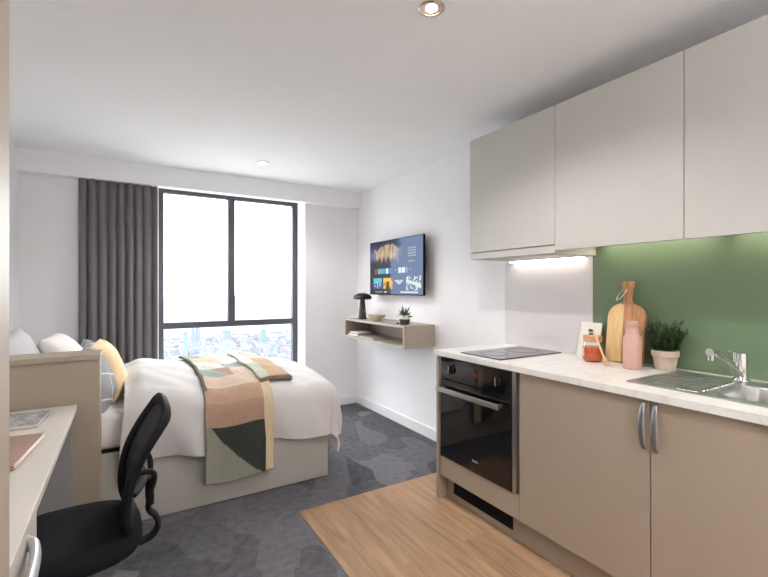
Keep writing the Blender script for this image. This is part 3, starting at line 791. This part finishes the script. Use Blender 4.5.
# tap
tx, ty, tz = 2.140, .729, WT+.005
tap = thing('kitchen_tap', (tx, ty, tz), 'chrome mixer tap standing behind the sink bowl', 'tap')
MB().lathe([(.030, tz), (.030, tz+.006), (.024, tz+.012), (.022, tz+.035)], (tx, ty, 0), 32).build('base', M['chrome'], tap)
MB().lathe([(.021, tz+.03), (.0215, tz+.105), (.020, tz+.112), (.0, tz+.113)], (tx+.002, ty, 0), 32).build('body', M['chrome'], tap)
s0, s1 = Vector((tx-.012, ty+.002, tz+.022)), Vector((tx-.215, ty+.012, tz+.122))
spt = MB().tube([s0.lerp(s1, i/10)+Vector((0, 0, .010*math.sin(i/10*PI))) for i in range(11)], [.017-.005*(i/10) for i in range(11)], 16).build('spout', M['chrome'], tap)
MB().cyl(s1+Vector((.018, 0, .006)), s1+Vector((-.035, 0, .012)), .013, .014).cyl(s1+Vector((-.022, 0, .010)), s1+Vector((-.022, 0, -.020)), .0115, .010).build('spray_head', M['chrome'], spt)
MB().tube([(tx-.002, ty, tz+.075), (tx-.042, ty+.004, tz+.085), (tx-.046, ty+.004, tz+.118)], .008, 12).tube([(tx-.040, ty+.004, tz+.118), (tx-.085, ty+.008, tz+.126)], [.008, .006], 12, rz=[.005, .0035]).build('lever', M['chrome'], tap)

# ------------------------------------------------------------------ things on the worktop
Z = WT+.0005
# chopping board leaning on the green splashback
cb = thing('chopping_board', (2.13, 1.20, Z), 'two-tone wooden chopping board leaning on the green splashback', 'chopping board')
H = .415
def board_outline(side):
    p = []
    hw, sh = .099, .300
    # right half outline from bottom to top (x>=0)
    p += [(0, 0), (hw-.008, 0), (hw, .008), (hw, sh-.075)]
    for k in range(1, 9): a = k/8*PI/2*.92; p.append((hw-.072*(1-math.cos(a)), sh-.075+.074*math.sin(a)))
    p += [(.024, sh+.004), (.019, sh+.018), (.0185, sh+.040), (.026, sh+.075), (.033, H-.016), (.032, H-.005), (.025, H), (0, H)]
    return p
ang = math.radians(6)
BM_ = Matrix.Translation((2.178, 1.222, Z+.0025)) @ Matrix.Rotation(-PI/2-.06, 4, 'Z') @ Matrix.Rotation(PI/2-ang, 4, 'X') 
ro = board_outline(1); seam = -.028
bd = MB()
lt = MB()
# pale left plank incl. stripe, brown right plank: split at the seam line through the plate, handle is brown
left = [(-x, y) for x, y in ro if y <= .3012 and x > 0.019]
left = [(seam, 0)]+left+[(seam, .3035)]
lt.prism(left[::-1], 0, .018, BM_, .002).build('pale_plank', M['wood_light'], cb)
right = [p for p in ro if p[0] > 0]
lh = [(-x, y) for x, y in ro if y > .3012 and x > 0]
poly = [(seam, 0)]+right+[q for q in lh[::-1]]+[(seam, .3036)]
bd.prism(poly, 0, .018, BM_, .002).build('brown_plank', M['wood_dark'], cb)
strp = MB().box(seam-.004, seam+.016, .001, .296, .0175, .0187, .0005, 1, BM_).build('pale_stripe', M['wood_light'], cb, smooth=False)
cd = []
for i in range(40):
    a = i/40*2*PI
    cd.append(BM_ @ Vector((-.016+.026*math.cos(a)-.016*(1-math.sin(a)), .352+.032*math.sin(a)*1.0+.004*math.cos(a), .009+.014*math.cos(a*1.0+.4))))
tag(MB().tube(cd, .0017, 8, closed=True).tube([p+Vector((-.003, .004, -.004)) for p in cd], .0016, 8, closed=True).build('hanging_cord', M['cord'], cb), 'pale string loop')

# recipe card behind the jar
cdt = thing('recipe_card', (2.17, 1.392, Z), 'small white card with a dark mark propped behind the honey jar', 'card')
CM = Matrix.Translation((2.178, 1.428, Z)) @ Matrix.Rotation(-PI/2-.08, 4, 'Z') @ Matrix.Rotation(PI/2-.22, 4, 'X')
MB().box(-.068, .062, 0, .195, 0, .003, 0, 1, CM).build('sheet', M['card'], cdt, smooth=False)
MB().box(-.016, .012, .142, .157, .003, .0034, 0, 1, CM).box(-.010, .016, .126, .138, .003, .0034, 0, 1, CM).build('printed_mark', M['ink'], cdt, smooth=False)

# honey jar
jx, jy = 2.085, 1.338
jar = thing('honey_jar', (jx, jy, Z), 'glass jar of amber honey with a wooden lid', 'jar')
MB().lathe([(0.0410, Z+0.0006), (0.0475, Z+0.0070), (0.0491, Z+0.0234), (0.0491, Z+0.0842), (0.0443, Z+0.1006), (0.0410, Z+0.1076)], (jx, jy, 0), 40, cap=False).build('glass', M['jarglass'], jar)
MB().lathe([(0.0389, Z+0.0035), (0.0454, Z+0.0094), (0.0470, Z+0.0234), (0.0470, Z+0.0772), (0.0000, Z+0.0784)], (jx, jy, 0), 36).build('honey', M['honey'], jar)
MB().lathe([(0.0421, Z+0.1030), (0.0459, Z+0.1053), (0.0459, Z+0.1310), (0.0432, Z+0.1346), (0.0000, Z+0.1351)], (jx, jy, 0), 36).build('lid', M['wood_lid'], jar)
lab = MB()
def labf(a, b): an = 2.9+a*.95; return Vector((jx+.0498*math.cos(an), jy+.0498*math.sin(an), Z+.026+.048*b))
solid(lab.grid(lambda a, b: (lambda an: Vector((jx+.0498*math.cos(an), jy+.0498*math.sin(an), Z+.026+.048*b)))(2.05+a*.75), 16, 4).build('label', M['jarlabel'], jar), .0006, 1)
# honey dipper leaning on the jar
dp = thing('honey_dipper', (2.03, 1.29, Z), 'pale wooden honey dipper leaning against the honey jar', 'honey dipper')
h0, h1 = Vector((2.030, 1.232, Z+.0135)), Vector((2.037, 1.303, Z+.170))
dd = (h1-h0).normalized(); q = dd.to_track_quat('Z', 'Y').to_matrix().to_4x4(); Ld = (h1-h0).length
pr = [(.0, -.012)]
for k in range(6): pr += [(.009+.004*math.sin((k+.5)/6*PI), -.010+k*.006), (.009+.004*math.sin((k+.5)/6*PI), -.007+k*.006), (.0065, -.0065+k*.006), (.0065, -.0045+k*.006)]
pr += [(.004, .030), (.0, .031)]
MB().lathe(pr, h0, 20, q).build('head', M['wood_dip'], dp)
MB().lathe([(.0045, .028), (.0045, Ld-.004), (.0, Ld)], h0, 14, q).build('handle', M['wood_dip'], dp)
# pink bottle
bx, by = 2.05, 1.115
bt = thing('bottle', (bx, by, Z), 'dusty pink matt bottle in front of the chopping board', 'bottle')
MB().lathe([(.0, Z), (0.0360, Z+0.0013), (0.0392, Z+0.0078), (0.0398, Z+0.1300), (0.0382, Z+0.1482), (0.0318, Z+0.1612), (0.0281, Z+0.1690), (0.0278, Z+0.1950)], (bx, by, 0), 40).build('body', M['pink'], bt)
MB().lathe([(0.0278, Z+0.1956), (0.0284, Z+0.1989), (0.0284, Z+0.2210), (0.0254, Z+0.2249), (0.0000, Z+0.2256)], (bx, by, 0), 40).build('cap', M['pinkcap'], bt)
# potted herb
px, py = 2.165, 1.026
hp = thing('potted_herb', (px, py, Z), 'bushy green herb in a pale clay pot beside the sink drainer', 'potted plant')
MB().lathe([(.0, Z), (0.0390, Z+0.0013), (0.0416, Z+0.0078), (0.0494, Z+0.0585), (0.0501, Z+0.0611), (0.0553, Z+0.0637), (0.0565, Z+0.0884), (0.0533, Z+0.0910), (0.0507, Z+0.0780), (0.0000, Z+0.0754)], (px, py, 0), 40).build('pot', M['terracotta'], hp)
MB().lathe([(0.0501, Z+0.0754), (0.0260, Z+0.0832), (0.0000, Z+0.0845)], (px, py, 0), 24).build('soil', M['soil'], hp)
def leaf(mb, p, d, L, w, curl=.2):
    d = d.normalized(); s = d.cross(Vector((0, 0, 1)));
    if s.length < .01: s = Vector((1, 0, 0))
    s.normalize(); up = s.cross(d).normalized(); bm = mb.bm; prev = None
    for k in range(4):
        a = k/3; c = p+d*L*a-up*curl*L*a*a; ww = w*(0.25, 1, .85, .04)[k]
        cur = (bm.verts.new(c-s*ww+up*ww*.3), bm.verts.new(c), bm.verts.new(c+s*ww+up*ww*.3))
        if prev:
            bm.faces.new((prev[0], prev[1], cur[1], cur[0])); bm.faces.new((prev[1], prev[2], cur[2], cur[1]))
        prev = cur
st, lf = MB(), MB()
for k in range(84):
    a = random.random()*2*PI; r = .040*math.sqrt(random.random()); tilt = .1+.75*random.random()*(r/.04+.25)
    b0 = Vector((px+r*math.cos(a), py+r*math.sin(a), Z+.080)); hgt = random.uniform(.08, .150)*(1.1-.3*tilt)
    tip = b0+Vector((math.cos(a)*tilt*.065, math.sin(a)*tilt*.065, hgt))
    if tip.x > XR-.02: tip.x = XR-.02
    mid = b0.lerp(tip, .5)+Vector((0, 0, .008))
    st.tube([b0, mid, tip], .0011, 5)
    for j in range(13):
        s = .15+.85*j/12; c = b0.lerp(tip, s); an = random.random()*2*PI
        d = Vector((math.cos(an), math.sin(an), random.uniform(.1, 1.0)))
        if c.x > XR-.035: d.x = -abs(d.x)
        leaf(lf, c, d, random.uniform(.016, .028), random.uniform(.003, .0055))
st.build('stems', M['herb'], hp); lf.build('foliage', M['herb'], hp, smooth=False)

# ------------------------------------------------------------------ floating shelf, lamp, bowl, succulent, magazines
FX, FY0, FY1, FZ0, FZ1 = 1.935, 2.875, 3.965, .797, .984
shf = thing('floating_shelf', (2.08, 3.42, FZ0), 'greige open box shelf fixed to the wall below the television', 'shelf')
th = .019
MB().box(FX, XR-.001, FY0, FY1, FZ1-th, FZ1, .001).build('top_board', M['shelf'], shf, smooth=False)
MB().box(FX, XR-.001, FY0, FY1, FZ0, FZ0+th, .001).build('bottom_board', M['shelf'], shf, smooth=False)
for y in (FY0, FY1-th): MB().box(FX, XR-.001, y, y+th, FZ0+th, FZ1-th).build('end_board', M['shelf'], shf, smooth=False)
MB().box(XR-.018, XR-.001, FY0+th, FY1-th, FZ0+th, FZ1-th).build('back_board', M['shelf'], shf, smooth=False)
zb = FZ0+th+.0005
for i, (y0, y1, x0, x1, h, m_, lab_) in enumerate(((3.42, 3.70, 1.955, 2.16, .012, 'book_grey', 'flat grey magazine inside the wall shelf, nearer the oven than the dark book'), (3.71, 3.92, 1.95, 2.13, .022, 'book_dark', 'dark book lying at the far end inside the wall shelf'))):
    t = thing('book', ((x0+x1)/2, (y0+y1)/2, zb), lab_, 'book', 'books inside the wall shelf')
    MB().box(x0+.003, x1-.003, y0+.003, y1-.003, zb+.002, zb+h-.002).build('pages', M['paper'], t, smooth=False)
    MB().box(x0, x1, y0, y1, zb+h-.002, zb+h, .0005, 1).box(x0, x1, y0, y1, zb, zb+.002, .0005, 1).build('cover', M[m_], t, smooth=False)
t = thing('book', (2.04, 3.81, zb+.0225), 'thin pale book on top of the dark book', 'book', 'books inside the wall shelf')
MB().box(1.965, 2.12, 3.725, 3.905, zb+.0225, zb+.034).build('pages', M['paper'], t, smooth=False)
MB().box(1.962, 2.122, 3.722, 3.908, zb+.034, zb+.036).build('cover', M['card'], t, smooth=False)
z = FZ1+.0005
lx, ly = 2.03, 3.76
lm = thing('table_lamp', (lx, ly, z), 'black mushroom-shaped table lamp on the far end of the wall shelf', 'lamp')
MB().lathe([(.0, z), (.040, z+0.0012), (.041, z+0.0070), (.026, z+0.1755), (.022, z+0.1989), (.0, z+0.2001)], (lx, ly, 0), 36).build('base', M['lampbase'], lm)
MB().lathe([(.0, z+0.1942), (.075, z+0.1966), (.090, z+0.2012), (.094, z+0.2106), (.088, z+0.2293), (.068, z+0.2469), (.035, z+0.2574), (.0, z+0.2609)], (lx, ly, 0), 40).build('lamp_shade', M['lampblack'], lm)
bx_, by_ = 2.04, 3.50
bw = MB().lathe([(.0, z), (.035, z), (.040, z+.004), (.076, z+.032), (.094, z+.058), (.091, z+.059), (.072, z+.036), (.036, z+.010), (.0, z+.008)], (bx_, by_, 0), 40).build('bowl', M['bowl'], org=(bx_, by_, z))
tag(bw, 'shallow stone coloured bowl beside the black table lamp', 'bowl')
qx, qy = 2.03, 3.005
su = thing('potted_succulent', (qx, qy, z), 'small succulent in a white and dark grey pot on the wall shelf', 'potted plant')
MB().lathe([(.0, z), (0.0389, z+0.0013), (0.0410, z+0.0052), (0.0464, z+0.0468)], (qx, qy, 0), 32, cap=False).build('pot_base', M['potgrey'], su)
MB().lathe([(0.0464, z+0.0468), (0.0508, z+0.0806), (0.0475, z+0.0819), (0.0432, z+0.0676), (0.0000, z+0.0676)], (qx, qy, 0), 32, cap=False).build('pot', M['potwhite'], su)
sl = MB()
for k in range(26):
    a = k*2.4; el = 1.45-.058*k; L = .058+.024*math.sin(k*1.7)+.012*(k < 8)
    d = Vector((math.cos(a)*math.cos(el), math.sin(a)*math.cos(el), math.sin(el)))
    p0 = Vector((qx, qy, z+.065))+Vector((d.x, d.y, 0))*.012
    sl.tube([p0, p0+d*L*.35, p0+d*L*.7, p0+d*L*1.15], [.008, .012, .009, .0008], 7, rz=[.005, .006, .005, .0005])
sl.build('leaves', M['succulent'], su)
MB().lathe([(.0, z), (.012, z), (0.0140, z+0.0130), (0.0000, z+0.0156)], (qx-.03, qy+.062, 0), 16).build('pebble', M['potgrey'], su)

# ------------------------------------------------------------------ television
TY0, TY1, TZ0, TZ1, TX = 2.922, 3.845, 1.228, 1.757, 2.165
tv = thing('television', (TX, (TY0+TY1)/2, TZ0), 'flat wall television showing a blue menu screen', 'television')
MB().box(TX, TX+.022, TY0, TY1, TZ0, TZ1, .003).build('bezel', M['blackplastic'], tv, smooth=False)
MB().box(TX+.022, TX+.04, TY0+.15, TY1-.15, TZ0+.08, TZ1-.12, .006).build('back_housing', M['blackplastic'], tv, smooth=False)
MB().box(TX+.04, XR-.001, 3.33, 3.54, 1.40, 1.60).build('wall_bracket', M['blackplastic'], tv, smooth=False)
def screen_col(u, v):
    n = lambda x, y, z=0: noise.noise(Vector((x, y, z)))
    blue = (104, 124, 158); dark = (52, 52, 62)
    k = sm(.40, .46, u)
    base = [lerp(dark[i], blue[i], k) for i in range(3)]
    if v < .42 and u < .70:                       # landscape picture fading out to the right
        sky = [lerp(26, 96, sm(.0, .3, v+.12*n(u*6, v*6))), lerp(34, 120, sm(.0, .3, v)), lerp(56, 170, sm(.0, .3, v))]
        top = .05+.16*abs(n(u*9, 1.3))+.22*abs(u-.40)
        if v > top and .10 < u < .66:
            s = .5+.5*n(u*46, v*5, 2)
            rock = [lerp(120, 250, s), lerp(92, 224, s), lerp(70, 190, s)]
            if u > .50: rock = [lerp(rock[i], 206, .5) for i in range(3)]
            sky = rock
        f_ = (1-sm(.48, .68, u+.05*n(v*14, 3)))*(1-sm(.28, .42, v+.10*n(u*22, 7)))
        base = [lerp(base[i], sky[i], f_) for i in range(3)]
    if .75 < u < .89 and any(abs(v-c) < .014 for c in (.19, .235, .28, .325)): base = [lerp(base[i], 205, .55) for i in range(3)]
    if .76 < u < .86 and abs(v-.42) < .008: base = [170, 185, 210]
    for a, b, c in ((.10, .15, (120, 100, 96)), (.17, .22, (176, 166, 150)), (.225, .29, (60, 190, 196)), (.29, .335, (70, 160, 190)), (.34, .385, (236, 244, 244)), (.39, .46, (86, 140, 206)), (.58, .635, (226, 236, 246)), (.645, .70, (236, 240, 248)), (.71, .75, (150, 164, 220))):
        if a < u < b and .515 < v < .62: base = c
    for c in (.53, .79):
        if abs(u-c) < .006 and abs(v-.56) < .012: base = (210, 220, 235)
    if .075 < u < .255 and .70 < v < .90:
        base = (96, 200, 224) if v < .78+.03*n(u*30, 1) else ((60, 96, 160) if n(u*40, v*20, 5) > -.1 else (190, 220, 236))
    if .285 < u < .47 and .695 < v < .905:
        base = (240, 200, 84) if n(u*18, v*12, 8) > -.15 else (206, 130, 60)
        if abs(u-.375) < .045*(v-.66)/.24 and v > .76: base = (104, 56, 40)
    w = (.79-v)
    if abs(u-.59) < .085 and .745 < v < .82 and abs(u-.59) < .085-(v-.745)*.95: base = (206, 220, 232) if n(u*50, v*40, 3) > -.25 else (120, 140, 180)
    if .72 < u < .97 and .68 < v < .93:
        if n(u*34, v*26, 12) > .12 or (abs(v-.80-(u-.84)*.35) < .03): base = (226, 230, 234)
    if .255 < v < .29 and u < .03: base = (80, 120, 90)
    if v > .945 and v < .975:
        if .62 < u < .92: base = (226, 232, 236)
        if .31 < u < .35: base = (236, 236, 236)
        if .10 < u < .27 and n(u*90, 4) > 0: base = (170, 174, 184)
    return tuple(max(0, min(255, x)) for x in base)
scr = MB().grid(lambda a, b: Vector((TX-.0008, TY1-.006-(TY1-TY0-.012)*a, TZ1-.006-(TZ1-TZ0-.014)*b)), 200, 112, screen_col)
scr.build('screen', M['screen'], tv, smooth=False)

# ------------------------------------------------------------------ city beyond the window
GZ = -100
def city_mat(name, c, c2): return mat(name, c, 0.9, var=0.25, scale=0.25)
M['bounce_ground'] = mat('pale_bounce_ground', (168, 167, 165), 1.0, var=.05, scale=.05)  # unseen near ground, made pale to bounce daylight onto the ceiling
M['roofs'] = mat('darkened_roofs', (74, 76, 82), .9, var=.3, scale=.12)  # roofs coloured darker to cancel the sky light and flatten the shading
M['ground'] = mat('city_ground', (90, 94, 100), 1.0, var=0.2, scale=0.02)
M['b1'] = mat('pale_blue_block', (124, 137, 150), .9, var=.2, scale=.3); M['b2'] = mat('pale_pink_block', (142, 132, 139), .9, var=.2, scale=.3); M['b3'] = mat('pale_block', (136, 139, 144), .9, var=.2, scale=.3)  # pale low-contrast facade colours stand in for distance haze
pz = MB().box(-500, 800, 6, 400, GZ-2, GZ).build('ground', M['bounce_ground'], smooth=False); tag(pz, None, None, None, 'structure')
g = MB().box(-2500, 3500, 400, 6000, GZ-2, GZ).build('ground', M['ground'], smooth=False); tag(g, None, None, None, 'structure')
rnd = random.Random(11)
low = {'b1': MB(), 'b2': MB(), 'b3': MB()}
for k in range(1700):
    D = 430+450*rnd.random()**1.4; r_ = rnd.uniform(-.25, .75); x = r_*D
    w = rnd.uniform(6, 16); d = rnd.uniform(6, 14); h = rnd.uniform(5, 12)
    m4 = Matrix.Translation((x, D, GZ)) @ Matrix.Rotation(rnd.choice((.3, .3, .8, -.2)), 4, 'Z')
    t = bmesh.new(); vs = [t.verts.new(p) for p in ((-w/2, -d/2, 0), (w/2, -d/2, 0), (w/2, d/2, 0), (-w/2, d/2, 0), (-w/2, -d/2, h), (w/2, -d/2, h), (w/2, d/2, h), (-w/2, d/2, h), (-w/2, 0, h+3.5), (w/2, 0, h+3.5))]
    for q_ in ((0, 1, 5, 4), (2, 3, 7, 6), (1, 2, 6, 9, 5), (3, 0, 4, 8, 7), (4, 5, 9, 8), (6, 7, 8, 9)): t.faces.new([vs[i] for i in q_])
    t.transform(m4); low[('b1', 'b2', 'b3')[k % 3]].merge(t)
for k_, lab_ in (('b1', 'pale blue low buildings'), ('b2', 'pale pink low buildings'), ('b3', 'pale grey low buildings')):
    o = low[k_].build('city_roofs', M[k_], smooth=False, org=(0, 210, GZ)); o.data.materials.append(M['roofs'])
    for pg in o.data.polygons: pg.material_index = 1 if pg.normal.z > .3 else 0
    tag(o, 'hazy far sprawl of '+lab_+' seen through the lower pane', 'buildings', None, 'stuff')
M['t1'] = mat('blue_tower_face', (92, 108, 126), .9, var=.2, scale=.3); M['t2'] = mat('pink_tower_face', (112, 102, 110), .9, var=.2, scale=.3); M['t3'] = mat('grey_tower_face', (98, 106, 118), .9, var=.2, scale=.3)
def tower(px_, D, w, h, m_, label):
    t_ = (px_-384)/426.7; c_, s_ = .8548, .5189; x = D*(s_+t_*c_)/(c_-t_*s_)
    t = thing('tower_block', (x, D, GZ), label, 'building', 'towers on the city skyline')
    MB().box(x-w/2, x+w/2, D-w/2, D+w/2, GZ, GZ+h).build('shaft', M[m_], t, smooth=False)
    MB().box(x-w/2, x+w/2, D-w/2, D+w/2, GZ+h, GZ+h+.5).build('roof', M['roofs'], t, smooth=False)
    MB().box(x-w/3, x+w/3, D-w/3, D+w/3, GZ+h+.5, GZ+h+3).build('roof_plant', M[m_], t, smooth=False)
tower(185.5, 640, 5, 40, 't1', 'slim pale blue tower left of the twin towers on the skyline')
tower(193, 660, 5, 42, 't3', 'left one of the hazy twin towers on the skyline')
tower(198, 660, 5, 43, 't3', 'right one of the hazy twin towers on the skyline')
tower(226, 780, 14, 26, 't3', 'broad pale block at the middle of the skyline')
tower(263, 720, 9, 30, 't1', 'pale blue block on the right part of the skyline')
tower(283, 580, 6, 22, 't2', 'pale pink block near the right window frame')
